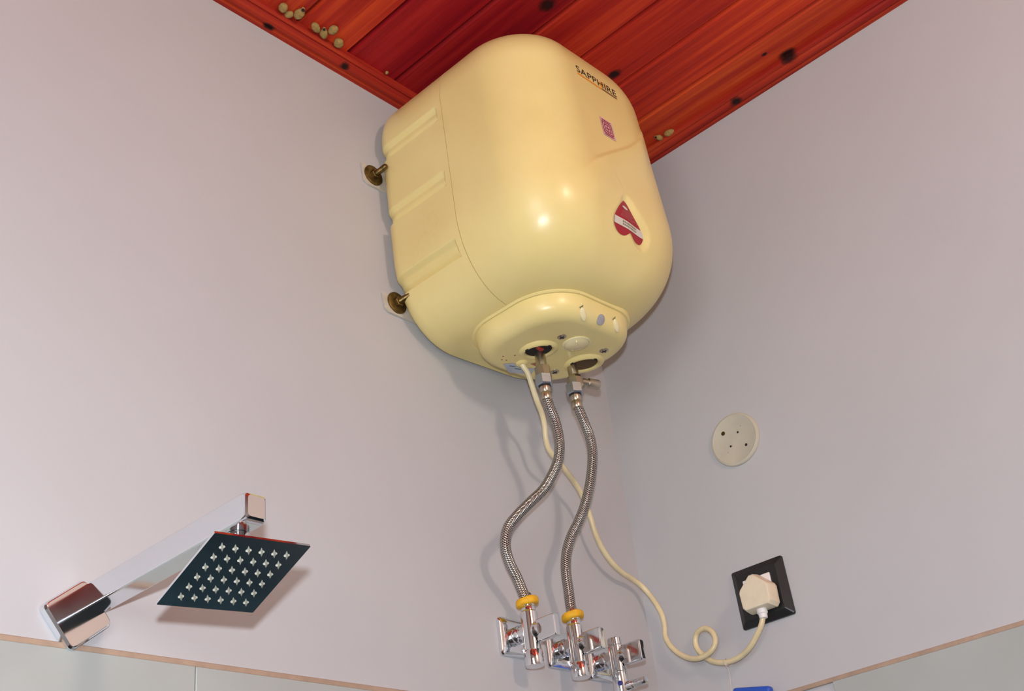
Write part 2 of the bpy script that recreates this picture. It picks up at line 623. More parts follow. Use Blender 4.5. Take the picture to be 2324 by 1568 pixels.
def section(h):
    tp = HTAP * (h / HH - 0.5)
    dx = prof_in(h, HIB) + tp
    dy = prof_in(h, HIB * HKY) + tp
    hw, D = HW / 2 - dx, HD - dy
    f = min(dx, dy) * 0.3
    Rb = min(0.025, hw * 0.5)
    rl = max(.004, min(HRL - f, hw * .98, D - Rb - .002))
    rr = max(.004, min(HRR - f, 2 * hw - rl - .004, D - Rb - .002))
    P = []
    n = 20
    A = [math.pi / 2 * i / n for i in range(n + 1)]
    P += [(0.0, 0.0)]
    P += [(-hw + Rb - Rb * math.cos(t), -Rb + Rb * math.sin(t)) for t in reversed(A)]
    P += [(-hw + rl - rl * math.cos(t), -D + rl - rl * math.sin(t)) for t in A]
    P += [(hw - rr + rr * math.sin(t), -D + rr - rr * math.cos(t)) for t in A]
    P += [(hw - Rb + Rb * math.cos(t), -Rb + Rb * math.sin(t)) for t in A]
    P += [(0.0, 0.0)]
    return P, hw

def resample(P, n):
    L = [0.0]
    for a, b in zip(P[:-1], P[1:]):
        L.append(L[-1] + math.hypot(b[0] - a[0], b[1] - a[1]))
    out, j = [], 0
    for i in range(n):
        s = L[-1] * i / (n - 1)
        while j < len(P) - 2 and L[j + 1] < s:
            j += 1
        d = L[j + 1] - L[j]
        t = 0 if d < 1e-12 else min(1, (s - L[j]) / d)
        out.append((P[j][0] + (P[j + 1][0] - P[j][0]) * t, P[j][1] + (P[j + 1][1] - P[j][1]) * t))
    return out

def split(P):
    """-> rear polyline (right seam .. back .. left seam), front polyline (left seam .. front .. right seam)"""
    left_i = right_i = None
    for i in range(len(P) - 1):
        a, b = P[i][1], P[i + 1][1]
        if left_i is None and a >= HYS > b:
            left_i = i
        if left_i is not None and a <= HYS < b:
            right_i = i
    def cut(i):
        t = (HYS - P[i][1]) / (P[i + 1][1] - P[i][1])
        return (P[i][0] + (P[i + 1][0] - P[i][0]) * t, HYS)
    cl, cr = cut(left_i), cut(right_i)
    front = [cl] + P[left_i + 1:right_i + 1] + [cr]
    rear = [cr] + P[right_i + 1:] + P[1:left_i + 1] + [cl]
    return rear, front

GROOVES = (-0.112, -0.2295, -0.346)
def sstep(a, b, x):
    t = max(0.0, min(1.0, (x - a) / (b - a)))
    return t * t * (3 - 2 * t)
def groove(z):
    d = 0.0
    for zl in GROOVES:
        w = 0.025
        dp = 0.0115 if zl > -0.3 else 0.0150
        if zl <= z <= zl + w:
            u = 1 - (z - zl) / w
            d = max(d, dp * (0.50 * sstep(0.0, 0.35, u) + 0.50 * sstep(0.55, 1.0, u)))
        elif zl - 0.004 < z < zl:
            d = max(d, dp * (1 - (zl - z) / 0.004))
    return d

SW = [(-.130, -.303), (-.115, -.29), (-.096, -.27), (-.072, -.249), (-.047, -.232), (-.015, -.211), (.02, -.188), (.041, -.171), (.067, -.147), (.089, -.120), (.12, -.09), (.2, -.05)]
def swoosh(x, z):
    if x < SW[0][0]:
        return 0.0
    for (a, za), (b, zb) in zip(SW[:-1], SW[1:]):
        if a <= x <= b:
            zc = za + (zb - za) * (x - a) / (b - a)
            break
    else:
        return 0.0
    amp = 0.0060 * sstep(-.125, -.045, x) * (1 - 0.75 * sstep(0.055, 0.105, x))
    return amp * sstep(0.0, 0.009, zc - z) * (1 - sstep(0.010, 0.085, zc - z))

HEART = [(-.0235, -.3045), (-.036, -.317), (-.046, -.332), (-.0485, -.342), (-.0455, -.349), (-.038, -.3545), (-.029, -.3565), (-.0205, -.355),
         (-.0145, -.3515), (-.0100, -.3485), (-.0045, -.3510), (.002, -.3545), (.010, -.3560), (.0175, -.3545), (.0215, -.350), (.0225, -.345), (.0195, -.3385),
         (.012, -.3310), (.003, -.3235), (-.006, -.3155), (-.0135, -.3080), (-.0185, -.3045)]
def in_poly(x, z, poly):
    c = False
    j = len(poly) - 1
    for i in range(len(poly)):
        xi, zi = poly[i]; xj, zj = poly[j]
        if (zi > z) != (zj > z) and x < (xj - xi) * (z - zi) / (zj - zi) + xi:
            c = not c
        j = i
    return c
def seg_dist(x, z, poly):
    best = 9
    for i in range(len(poly)):
        ax, az = poly[i]; bx, bz = poly[(i + 1) % len(poly)]
        dx, dz = bx - ax, bz - az
        t = max(0, min(1, ((x - ax) * dx + (z - az) * dz) / (dx * dx + dz * dz + 1e-12)))
        best = min(best, math.hypot(x - ax - dx * t, z - az - dz * t))
    return best
def heart_recess(x, z):
    if not (-.075 < x < .055 and -.385 < z < -.28):
        return 0.0
    inside = in_poly(x, z, HEART)
    d = seg_dist(x, z, HEART)
    s = -d if inside else d
    # the pocket opens wide on the right-hand side and runs out on the left
    side = sstep(-0.03, 0.012, x + (z + .33) * 0.55)
    w = 0.0025 + 0.011 * side
    return 0.0050 * (1 - sstep(0.0, w, s - 0.0005)) * (0.25 + 0.75 * side)

hs = set()
for i in range(49):
    hs.add(round(HH - HRT + HRT * math.sin(math.pi / 2 * i / 48), 6))
for i in range(73):
    hs.add(round(HHB - HHB * math.sin(math.pi / 2 * i / 72), 6))
k = 0
while k * 0.0024 < HH:
    hs.add(round(k * 0.0024, 6)); k += 1
for zl in GROOVES:
    for j in range(-6, 27):
        hs.add(round(HH + zl + j * 0.001, 6))
hs = sorted(h for h in hs if 0 <= h <= HH)
hs = [h for i, h in enumerate(hs) if i == 0 or i == len(hs) - 1 or h - hs[i - 1] > 1e-5]
NR, NF = 190, 250
rear_rings, front_rings = [], []
for h in hs:
    P, hw = section(h)
    zz = h - HH
    re, fr = split(P)
    re, fr = resample(re, NR), resample(fr, NF)
    g = groove(zz)
    ring = []
    for i, (px, py) in enumerate(re):
        if g > 0:
            win = sstep(HYS + 0.010, HYS + 0.015, py)
            edgew = sstep(hw * 0.70, hw * 0.95, abs(px))
            px -= math.copysign(1, px) * g * win * edgew
        ring.append((px, py, zz))
    rear_rings.append(ring)
    ring = []
    for (px, py) in fr:
        d = swoosh(px, zz) - heart_recess(px, zz) if py < -0.2 else 0.0
        ring.append((px, py - d, zz))
    front_rings.append(ring)

def shell(name, rings, lip):
    n = len(rings[0])
    # turn both seam edges inwards so the joint reads as a fine gap
    full = []
    for r in rings:
        a, b = r[0], r[-1]
        sy = 0.0006 * lip
        r2 = [(a[0], a[1] + sy, a[2])] + list(r[1:-1]) + [(b[0], b[1] + sy, b[2])]
        ia = (a[0] * 0.972, a[1] + sy, a[2] * 0.995 - 0.001)
        ib = (b[0] * 0.972, b[1] + sy, b[2] * 0.995 - 0.001)
        full.append([ia] + r2 + [ib])
    n += 2
    verts = [v for r in full for v in r]
    faces = []
    for j in range(len(full) - 1):
        for i in range(n - 1):
            faces.append((j * n + i, j * n + i + 1, (j + 1) * n + i + 1, (j + 1) * n + i))
    faces.append(tuple(reversed(range(n))))
    faces.append(tuple(range((len(full) - 1) * n, len(full) * n)))
    bm = bmesh.new()
    vs = [bm.verts.new(v) for v in verts]
    for f in faces:
        bm.faces.new([vs[i] for i in f])
    return bm_obj(name, bm, 'cream', heater, True, None, 32)
shell('rear_shell', rear_rings, 1)
front_shell = shell('front_shell', front_rings, -1)
def bvh_of(o):
    return BVHTree.FromPolygons([v.co.copy() for v in o.data.vertices], [tuple(p.vertices) for p in o.data.polygons])
FB = bvh_of(front_shell)
def on_front(x, z, off=0.0004):
    h = FB.ray_cast(V((x, -0.6, z)), V((0, 1, 0)))
    p, nrm = h[0], h[1]
    if nrm.y > 0:
        nrm = -nrm
    return p + V((0, -1, 0)) * off

# dark strip just behind the seam that darkens the gap
rg = []
for h in hs[::4]:
    P, hw = section(h)
    re, fr = split(P)
    rg.append([(re[-1][0] * 0.978, HYS + 0.0012, (h - HH) * 0.99 - 0.002), (re[-1][0] * 0.978, HYS - 0.0012, (h - HH) * 0.99 - 0.002)])
vv = [p for r in rg for p in r]
ff = [(2 * j, 2 * j + 1, 2 * j + 3, 2 * j + 2) for j in range(len(rg) - 1)]
mesh_obj('seam_dark_strip', vv, ff, 'cavity_brown', heater)

# ---- printed and stuck-on marks, laid on the front surface
def strip(name, pts, w, mat, parent, off=0.0006, vert=True):
    """ribbon along pts (x,z) on the front face"""
    P = [V((a, 0, b)) for a, b in pts]
    verts, faces = [], []
    for i, p in enumerate(P):
        t = (P[min(i + 1, len(P) - 1)] - P[max(i - 1, 0)]).normalized()
        nn = V((-t.z, 0, t.x))
        for s in (-1, 1):
            c = p + nn * (w / 2 * s)
            verts.append(on_front(c.x, c.z, off))
    for i in range(len(P) - 1):
        faces.append((2 * i, 2 * i + 1, 2 * i + 3, 2 * i + 2))
    return mesh_obj(name, verts, faces, mat, parent)
def sub(a, b, n):
    return [(a[0] + (b[0] - a[0]) * i / n, a[1] + (b[1] - a[1]) * i / n) for i in range(n + 1)]
def patch(name, x0, x1, z0, z1, mat, parent, off=0.0005, nx=10, nz=10):
    verts = [on_front(x0 + (x1 - x0) * i / nx, z0 + (z1 - z0) * j / nz, off) for j in range(nz + 1) for i in range(nx + 1)]
    faces = [(j * (nx + 1) + i, j * (nx + 1) + i + 1, (j + 1) * (nx + 1) + i + 1, (j + 1) * (nx + 1) + i) for j in range(nz) for i in range(nx)]
    return mesh_obj(name, verts, faces, mat, parent)

# nameplate lettering
cu = bpy.data.curves.new('nameplate', 'FONT')
cu.body = 'SAPPHIRE'
cu.size = 0.0175
cu.extrude = 0.0
cu.resolution_u = 4
cu.space_character = 1.03
tmp = bpy.data.objects.new('tmp_text', cu)
COL.objects.link(tmp)
bpy.context.view_layer.update()
me = bpy.data.meshes.new_from_object(tmp.evaluated_get(bpy.context.evaluated_depsgraph_get()))
bpy.data.objects.remove(tmp, do_unlink=True)
bm = bmesh.new(); bm.from_mesh(me)
bmesh.ops.triangulate(bm, faces=bm.faces)
bm.to_mesh(me); bm.free()
me.name = 'nameplate'
xs = [v.co.x for v in me.vertices]; ys = [v.co.y for v in me.vertices]
tx0, tx1, ty0, ty1 = min(xs), max(xs), min(ys), max(ys)
for v in me.vertices:
    a = (v.co.x - tx0) / (tx1 - tx0); b = (v.co.y - ty0) / (ty1 - ty0)
    v.co = on_front(-0.0625 + 0.0945 * a, -0.0895 + 0.0125 * b, 0.0007)
me.materials.clear()
name_o = link('nameplate', me, 'ink', heater)
name_o['label'] = 'black capital lettering reading SAPPHIRE'
u1 = strip('underline', sub((-0.062, -0.0930), (-0.006, -0.0936), 12), 0.0030, 'orange', name_o)
u1['label'] = 'orange underline bar'
for a_, b_ in ((-0.006, 0.031),):
    u2 = strip('underline', sub((a_, -0.0936), (b_, -0.0940), 10), 0.0013, 'maroon', name_o)
strip('underline', sub((-0.006, -0.0915), (0.031, -0.0918), 10), 0.0008, 'ink', name_o)
# orange glow print behind the I
strip('letter_shade', sub((-0.0035, -0.0778), (-0.0035, -0.0890), 6), 0.0055, 'orange', name_o, 0.00045)
strip('letter_shade', sub((0.0060, -0.0778), (0.0060, -0.0890), 6), 0.0030, 'orange', name_o, 0.00045)

# square certification sticker
bx0, bx1, bz0, bz1 = -0.0335, -0.0065, -0.1935, -0.1595
badge = patch('certification_sticker', bx0, bx1, bz0, bz1, 'pink', heater, 0.0006)
badge['label'] = 'pink square sticker with a red framed emblem'
def frame_on(x0, x1, z0, z1, w, mat, par):
    for a, b in (((x0, z0), (x1, z0)), ((x1, z0), (x1, z1)), ((x1, z1), (x0, z1)), ((x0, z1), (x0, z0))):
        strip('printed_line', sub(a, b, 8), w, mat, par, 0.0011)
frame_on(-0.0305, -0.0100, -0.1870, -0.1665, 0.0015, 'redline', badge)
frame_on(-0.0262, -0.0140, -0.1832, -0.1702, 0.0015, 'redline', badge)
strip('printed_line', sub((-0.0245, -0.1768), (-0.0160, -0.1768), 6), 0.0012, 'redline', badge, 0.0011)
strip('printed_line', sub((-0.0202, -0.1715), (-0.0202, -0.1822), 6), 0.0012, 'redline', badge, 0.0011)
strip('printed_line', sub((-0.0305, -0.1632), (-0.0100, -0.1632), 6), 0.0016, 'redline', badge, 0.0011)
strip('printed_line', sub((-0.0305, -0.1902), (-0.0100, -0.1902), 6), 0.0016, 'redline', badge, 0.0011)
strip('sticker_edge', sub((bx1 + .0006, bz0), (bx1 + .0006, bz1), 8), 0.0012, 'label_white', badge, 0.0009)

# heart-shaped label lying in its pocket, point upwards
hc = catmull([(p[0], 0, p[1]) for p in HEART] + [(HEART[0][0], 0, HEART[0][1])], 3)[:-1]
hcx, hcz = -0.0135, -0.3345
def heart_patch(name, mat, zlo, zhi, off, shrink=1.0):
    """part of the heart between two tilted cut lines"""
    rings = 9
    verts, faces = [], []
    n = len(hc)
    verts.append(on_front(hcx, hcz, off))
    for r in range(1, rings + 1):
        for p in hc:
            s = r / rings * shrink
            verts.append(on_front(hcx + (p.x - hcx) * s, hcz + (p.z - hcz) * s, off))
    for i in range(n):
        faces.append((0, 1 + i, 1 + (i + 1) % n))
    for r in range(rings - 1):
        for i in range(n):
            a = 1 + r * n + i; b = 1 + r * n + (i + 1) % n
            faces.append((a, b, b + n, a + n))
    return mesh_obj(name, verts, faces, mat, heater)
heart = heart_patch('heart_label', 'red', 0, 0, 0.0007)
heart['label'] = 'crimson heart-shaped label with a white band'
def heart_bounds(z):
    xs = []
    for i in range(len(hc)):
        a, b = hc[i], hc[(i + 1) % len(hc)]
        if (a.z > z) != (b.z > z):
            xs.append(a.x + (b.x - a.x) * (z - a.z) / (b.z - a.z))
    return (min(xs), max(xs)) if xs else None
def heart_band(name, z0, z1, mat, m=0.0, off=0.0012, nz=5, nx=14):
    verts = []
    for j in range(nz + 1):
        z = z0 + (z1 - z0) * j / nz
        b = heart_bounds(z)
        for i in range(nx + 1):
            verts.append(on_front(b[0] + m + (b[1] - b[0] - 2 * m) * i / nx, z, off))
    faces = [(j * (nx + 1) + i, j * (nx + 1) + i + 1, (j + 1) * (nx + 1) + i + 1, (j + 1) * (nx + 1) + i) for j in range(nz) for i in range(nx)]
    return mesh_obj(name, verts, faces, mat, heart)
band = heart_band('white_band', -0.3455, -0.3355, 'label_white')
for i in range(7):
    z = -0.3190 - i * 0.0021
    b = heart_bounds(z)
    x0, x1 = b[0] + 0.010, b[1] - 0.004 - (0.012 if i in (4, 6) else 0)
    strip('text_line', sub((x0, z), (x1, z), 10), 0.0010, 'rose', heart, 0.0012)
for i in range(9):
    xq = -0.0300 + i * 0.0038
    strip('text_mark', sub((xq, -0.3388), (xq + 0.0026, -0.3388), 2), 0.0024 - 0.0004 * (i % 3), 'olive', heart, 0.0018)
    strip('text_mark', sub((xq + .0005, -0.3424), (xq + 0.0030, -0.3424), 2), 0.0020, 'olive', heart, 0.0018)
ov = []
for i in range(20):
    a = 2 * math.pi * i / 20
    ov.append(on_front(-0.0230 + 0.0070 * math.cos(a), -0.3165 + 0.0022 * math.sin(a), 0.0013))
mesh_obj('logo_oval', ov, [tuple(range(20))], 'label_white', heart)
# fine moulding lines beside the heart
strip('mould_line', [(-.055, -.243), (-.042, -.261), (-.027, -.277), (-.017, -.292)], 0.0007, 'seam_line', heater, 0.0005)
strip('mould_line', [(.045, -.177), (.050, -.206), (.064, -.232), (.083, -.266)], 0.0007, 'seam_line', heater, 0.0005)

# ---- bottom cover
CX0, CX1, CY0, CY1, CZB = -0.095, 0.112, -0.222, -0.038, -0.4455
def plan(off, r):
    return rrect(CX0 - off, CX1 + off, CY0 - off, CY1 + off, r, 14)
rings = [[(a, b, -0.392) for a, b in plan(0.0022, 0.070)], [(a, b, -0.4195) for a, b in plan(0.0012, 0.070)]]
FIL = 0.021
for i in range(1, 13):
    t = math.pi / 2 * i / 12
    rings.append([(a, b, CZB + FIL - FIL * math.sin(t)) for a, b in plan(-FIL * (1 - math.cos(t)), 0.070 - FIL * 0.55 * (1 - math.cos(t)))])
cover = stack('bottom_cover', rings, 'cream', heater, True, 60)
cover.modifiers.clear()
# pipe openings bored through the underside
HOLES = [(-0.0160, -0.1190, 0.0200), (0.0760, -0.1270, 0.0215)]
for (hx, hy, hr) in HOLES:
    cut = lathe('tmp_cut', [(hr * 0.99, -0.0), (hr * 0.99, 0.05)], (hx, hy, -0.470), (0, 0, 1), 'cream', None, 40)
    md = cover.modifiers.new('cut', 'BOOLEAN')
    md.operation = 'DIFFERENCE'; md.solver = 'EXACT'; md.object = cut
    # the cutter has to share the cover's local space
    cut.parent = heater
    bpy.context.view_layer.update()
    ev = cover.evaluated_get(bpy.context.evaluated_depsgraph_get())
    nm = bpy.data.meshes.new_from_object(ev)
    cover.modifiers.clear()
    cover.data = nm
    bpy.data.objects.remove(cut, do_unlink=True)
nm = cover.data
nm.name = 'bottom_cover'
nm.polygons.foreach_set('use_smooth', [True] * len(nm.polygons))
nm.set_sharp_from_angle(angle=math.radians(38))
wn(cover)
CB = bvh_of(cover)
# collar moulded on the body around the cover
crings = []
for off, zz in ((0.0035, -0.385), (0.0060, -0.4060), (0.0058, -0.4120), (0.0042, -0.4140), (0.0016, -0.4140), (0.0014, -0.385)):
    crings.append([(a, b, zz) for a, b in plan(off, 0.073)])
stack('cover_collar', crings, 'cream', heater, True, 40, False, False)
for n, (hx, hy, hr) in enumerate(HOLES):
    # flared bezel, higher at the front like an eyelid
    nseg = 44
    prof = [(0.000, 0.0000), (0.0004, 0.0030), (0.0012, 0.0050), (0.0030, 0.0062), (0.0055, 0.0050), (0.0080, 0.0022), (0.0098, -0.0008)]
    vs_, fs_ = [], []
    for d, zz in prof:
        for i in range(nseg):
            a = 2 * math.pi * i / nseg
            lift = 0.20 + 0.85 * (0.5 + 0.5 * math.cos(a - math.radians(-143)))
            r = hr + d
            vs_.append((hx + r * math.cos(a), hy + r * math.sin(a), CZB + 0.0006 - zz * lift))
    for j in range(len(prof) - 1):
        for i in range(nseg):
            k = (i + 1) % nseg
            fs_.append((j * nseg + i, j * nseg + k, (j + 1) * nseg + k, (j + 1) * nseg + i))
    bz = mesh_obj('opening_bezel', vs_, fs_, 'cream', cover, True)
    for ang in (-143 + 44, -143 - 44):
        a = math.radians(ang)
        p = V((hx + (hr + 0.0035) * math.cos(a), hy + (hr + 0.0035) * math.sin(a), CZB - 0.0052))
        o = bm_obj('slot', box_bm(-0.0028, 0.0028, -0.0011, 0.0011, -0.0012, 0.0012, 0.0004, 1), 'dark', bz, False, p)
        o.rotation_euler = (0, 0, a + math.pi / 2)
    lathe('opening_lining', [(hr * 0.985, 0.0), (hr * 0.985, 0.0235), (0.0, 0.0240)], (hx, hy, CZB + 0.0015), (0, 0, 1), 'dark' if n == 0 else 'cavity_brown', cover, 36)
tube('red_wire', catmull([(-0.026, -0.116, -0.430), (-0.021, -0.121, -0.4415), (-0.0145, -0.1225, -0.4445), (-0.008, -0.121, -0.438), (-0.004, -0.118, -0.428)], 6), 0.0034, 'red_wire', heater, 10)

def seat(p, off=0.0):
    """nearest point on the cover, with outward normal"""
    c, nrm, _, _ = CB.find_nearest(V(p))
    return c + nrm * off, nrm
def screw(p, r=0.0068):
    c, nr = seat(p)
    s = lathe('screw', [(r, -0.001), (r, 0.0006), (r * 0.8, 0.0013), (0.0, 0.0016)], c, nr, 'nickel', cover, 24)
    u, v, a = basis(nr)
    for d in (u, v):
        bmx = box_bm(-0.0042, 0.0042, -0.0007, 0.0007, 0, 0.0003)
        q = Matrix((d, nr.cross(d), nr)).transposed()
        for vt in bmx.verts:
            vt.co = c + nr * 0.0015 + q @ vt.co
        bm_obj('cross_slot', bmx, 'dark', s)
for p in ((-0.0170, -0.1640, CZB), (0.0700, -0.1705, CZB), (0.0560, -0.0870, CZB)):
    screw(p)
c, nr = seat((0.007, -0.219, -0.438))
lathe('blanking_plug', [(0.0078, -0.001), (0.0078, 0.0005), (0.0066, 0.0010), (0.0, 0.0011)], c, nr, 'grey_plug', cover, 24)
# pilot lamp lens
lens = lathe('pilot_lamp', [(0.0185, -0.0008), (0.0185, 0.0012), (0.0165, 0.0034), (0.010, 0.0058), (0.0, 0.0066)], (0.0170, -0.1625, CZB), (0, 0, -1), 'lens', cover, 36)
lathe('lens_ring', [(0.0185, -0.0008), (0.0205, -0.0008), (0.0205, 0.0014), (0.0188, 0.0020), (0.0183, 0.0008)], (0.0170, -0.1625, CZB), (0, 0, -1), 'cream_light', cover, 36)
bm = box_bm(0.0, 0.0165, -0.0007, 0.0007, -0.0070, -0.0010, 0.0004, 1)
lr = bm_obj('lens_rib', bm, 'cream_light', lens, False, (0.0170, -0.1625, CZB))
lr.rotation_euler = (0, 0, math.radians(-143))
# two indicator windows on the front edge
for (a, b) in (((-0.035, -0.2205, -0.4355), (-0.024, -0.2125, -0.4440)), ((0.0365, -0.2235, -0.4325), (0.0485, -0.2155, -0.4410))):
    p0, n0 = seat(a); p1, n1 = seat(b)
    mid = (p0 + p1) / 2
    cc, nn = seat(mid)
    dr = (p1 - p0); dr = (dr - nn * dr.dot(nn)).normalized()
    sd = nn.cross(dr)
    L = (p1 - p0).length / 2 + 0.0035
    vs_, fs_ = [], []
    R1, R2 = 10, 20
    for j in range(R1 + 1):
        ph = math.pi / 2 * j / R1
        for i in range(R2):
            th = 2 * math.pi * i / R2
            vs_.append(cc + dr * (L * math.cos(ph) * math.cos(th)) + sd * (0.0050 * math.cos(ph) * math.sin(th)) + nn * (0.0026 * math.sin(ph) - 0.0006))
    for j in range(R1):
        for i in range(R2):
            k = (i + 1) % R2
            fs_.append((j * R2 + i, j * R2 + k, (j + 1) * R2 + k, (j + 1) * R2 + i))
    w_ = mesh_obj('indicator_window', vs_, fs_, 'cream_light', cover, True)
    pn, nn2 = seat(p0 - dr * 0.0035, 0.0006)
    u2 = sd
    mesh_obj('notch', [pn + u2 * 0.0045 + dr * -0.002, pn - u2 * 0.0035 - dr * 0.002, pn + dr * 0.0055 + nn2 * 0.0006], [(0, 1, 2)], 'olive', w_)
# rating sticker, red pin marks, cable gland on the underside
def under_patch(name, poly, mat, dz=0.0005):
    return mesh_obj(name, [(a, b, CZB - dz) for a, b in poly], [tuple(range(len(poly)))], mat, cover)
stk = under_patch('rating_sticker', [(-0.032, -0.063), (-0.004, -0.0495), (0.030, -0.0625), (0.021, -0.078), (-0.003, -0.0695), (-0.020, -0.0735)], 'sticker')
for a, b in ((-0.020, -0.064), (-0.006, -0.0625), (0.008, -0.0645)):
    mesh_obj('printed_line', [(a, b, CZB - 0.0009), (a + 0.010, b - 0.003, CZB - 0.0009), (a + 0.010, b - 0.0042, CZB - 0.0009), (a, b - 0.0014, CZB - 0.0009)], [(0, 1, 2, 3)], 'ink', stk)
for (a, b) in ((-0.048, -0.079), (-0.042, -0.071), (-0.035, -0.090), (-0.0355, -0.0735)):
    lathe('red_mark', [(0.0014, 0), (0.0, 0.0003)], (a, b, CZB), (0, 0, -1), 'redline', cover, 10)
for i in range(4):
    a = 0.004 + i * 0.0035
    mesh_obj('red_mark', [(a, -0.0845, CZB - 0.0006), (a + 0.0022, -0.0845, CZB - 0.0006), (a + 0.0060, -0.0925, CZB - 0.0006), (a + 0.0044, -0.0925, CZB - 0.0006)], [(0, 1, 2, 3)], 'redline', cover)
lathe('cable_gland', [(0.0092, -0.001), (0.0092, 0.001), (0.0068, 0.0034), (0.0052, 0.0036)], (-0.0085, -0.0795, CZB), (0, 0, -1), 'cream', cover, 24)

# ---- inlet and outlet pipes with their adapters
def hexnut(name, origin, r, h, mat, parent, rot=0.0, cham=0.0012):
    o = Vector(origin)
    pr = [(r * 0.90, 0.0), (r, cham), (r, h - cham), (r * 0.90, h)]
    ob = lathe(name, pr, origin, (0, 0, -1), mat, parent, 6, False)
    return ob
PIPE = [(-0.0060, -0.1120), (0.0625, -0.1150)]
inl = lathe('outlet_pipe', [(0.0078, 0.0), (0.0078, 0.043)], (PIPE[0][0], PIPE[0][1], -0.424), (0, 0, -1), 'nickel', heater, 28)
ad = lathe('adapter', [(0.0085, 0.0), (0.0112, 0.0015), (0.0115, 0.0205), (0.0108, 0.0225)], (PIPE[0][0], PIPE[0][1], -0.4655), (0, 0, -1), 'nickel', heater, 8, False)
lathe('inlet_pipe', [(0.0078, 0.0), (0.0078, 0.042)], (PIPE[1][0], PIPE[1][1], -0.424), (0, 0, -1), 'nickel', heater, 28)
sv = lathe('safety_valve', [(0.0082, 0.0), (0.0110, 0.0025), (0.0125, 0.0060), (0.0125, 0.0180), (0.0108, 0.0230)], (PIPE[1][0], PIPE[1][1], -0.4635), (0, 0, -1), 'nickel', heater, 8, False)
lathe('side_spout', [(0.0062, 0.0), (0.0062, 0.0120), (0.0076, 0.0135), (0.0078, 0.0300), (0.0070, 0.0315), (0.0045, 0.0315), (0.0043, 0.0250), (0.0, 0.0248)],
      (PIPE[1][0] + 0.008, PIPE[1][1] - 0.003, -0.4725), (0.93, -0.35, -0.10), 'nickel', sv, 28)

# ---- wall bracket tabs and their bolts
def bracket(zc, x0, x1, bx, bz, hgt, nutrot):
    fr_z = zc
    pts = [(x0, hgt / 2), (x0 + 0.004, -hgt / 2 + 0.004), (x0 + 0.012, -hgt / 2), (x1, -hgt / 2), (x1, hgt / 2)]
    # world -> heater local
    R = Matrix.Rotation(HT, 3, 'Y')
    def loc(w):
        return R @ (V(w) - V((HCX, HY0, HZT)))
    bm = bmesh.new()
    f = [bm.verts.new(loc((a, -0.0006, zc + b))) for a, b in pts]
    g = [bm.verts.new(loc((a, -0.0036, zc + b))) for a, b in pts]
    bm.faces.new(f); bm.faces.new(g)
    for i in range(len(pts)):
        k = (i + 1) % len(pts)
        bm.faces.new((f[i], f[k], g[k], g[i]))
    br = bm_obj('wall_bracket', bm, 'bracket', heater)
    c = loc((bx, -0.0036, bz))
    ax = R @ V((0, -1, 0))
    w = lathe('washer', [(0.0172, 0.0), (0.0172, 0.0022), (0.0155, 0.0030), (0.0042, 0.0030)], c, ax, 'brass_dark', br, 28)
    lathe('nut', [(0.0078, 0.0), (0.0082, 0.0010), (0.0082, 0.0060), (0.0070, 0.0068)], c + ax * 0.0024, ax, 'brass_dark', br, 6, False)
    st = [(0.0042, 0.0)]
    d = 0.0
    while d < 0.0255:
        st += [(0.0043, d), (0.0038, d + 0.0006)]; d += 0.0012
    st += [(0.0034, d)]
    lathe('bolt', st, c + ax * 0.004, ax, 'brass_dark', br, 18, True, 20)
bracket(-0.1780, -0.5370, -0.36, -0.5150, -0.1760, 0.036, 0)
bracket(-0.3990, -0.5120, -0.36, -0.4860, -0.3940, 0.030, 0)

# ------------------------------------------------------------------ flexible hoses
def W(p):
    return V((p[0], p[1], p[2] + ZC))
H1 = [(-0.3185,-0.1200,-0.5621),(-0.3072,-0.1168,-0.5772),(-0.2983,-0.1126,-0.5946),(-0.2932,-0.1080,-0.6111),(-0.2940,-0.1023,-0.6308),(-0.3023,-0.0956,-0.6517),(-0.3166,-0.0872,-0.6750),(-0.3343,-0.0795,-0.6925),(-0.3556,-0.0698,-0.7142),(-0.3687,-0.0629,-0.7309),(-0.3720,-0.0570,-0.7471),(-0.3676,-0.0518,-0.7619),(-0.3564,-0.0466,-0.7758),(-0.3417,-0.0421,-0.7891),(-0.3299,-0.0384,-0.8031),(-0.3230,-0.0365,-0.8120)]
H2 = [(-0.2553,-0.1230,-0.5507),(-0.2415,-0.1194,-0.5658),(-0.2286,-0.1149,-0.5808),(-0.2202,-0.1098,-0.5966),(-0.2169,-0.1042,-0.6135),(-0.2160,-0.0967,-0.6347),(-0.2177,-0.0886,-0.6561),(-0.2218,-0.0801,-0.6777),(-0.2303,-0.0712,-0.7001),(-0.2393,-0.0639,-0.7183),(-0.2446,-0.0567,-0.7377),(-0.2440,-0.0504,-0.7562),(-0.2401,-0.0454,-0.7721),(-0.2344,-0.0411,-0.7878),(-0.2290,-0.0365,-0.8080)]
VALVE = [(-0.3190, -0.0360, -0.8570), (-0.2270, -0.0360, -0.8620), (-0.1405, -0.0360, -0.8690)]
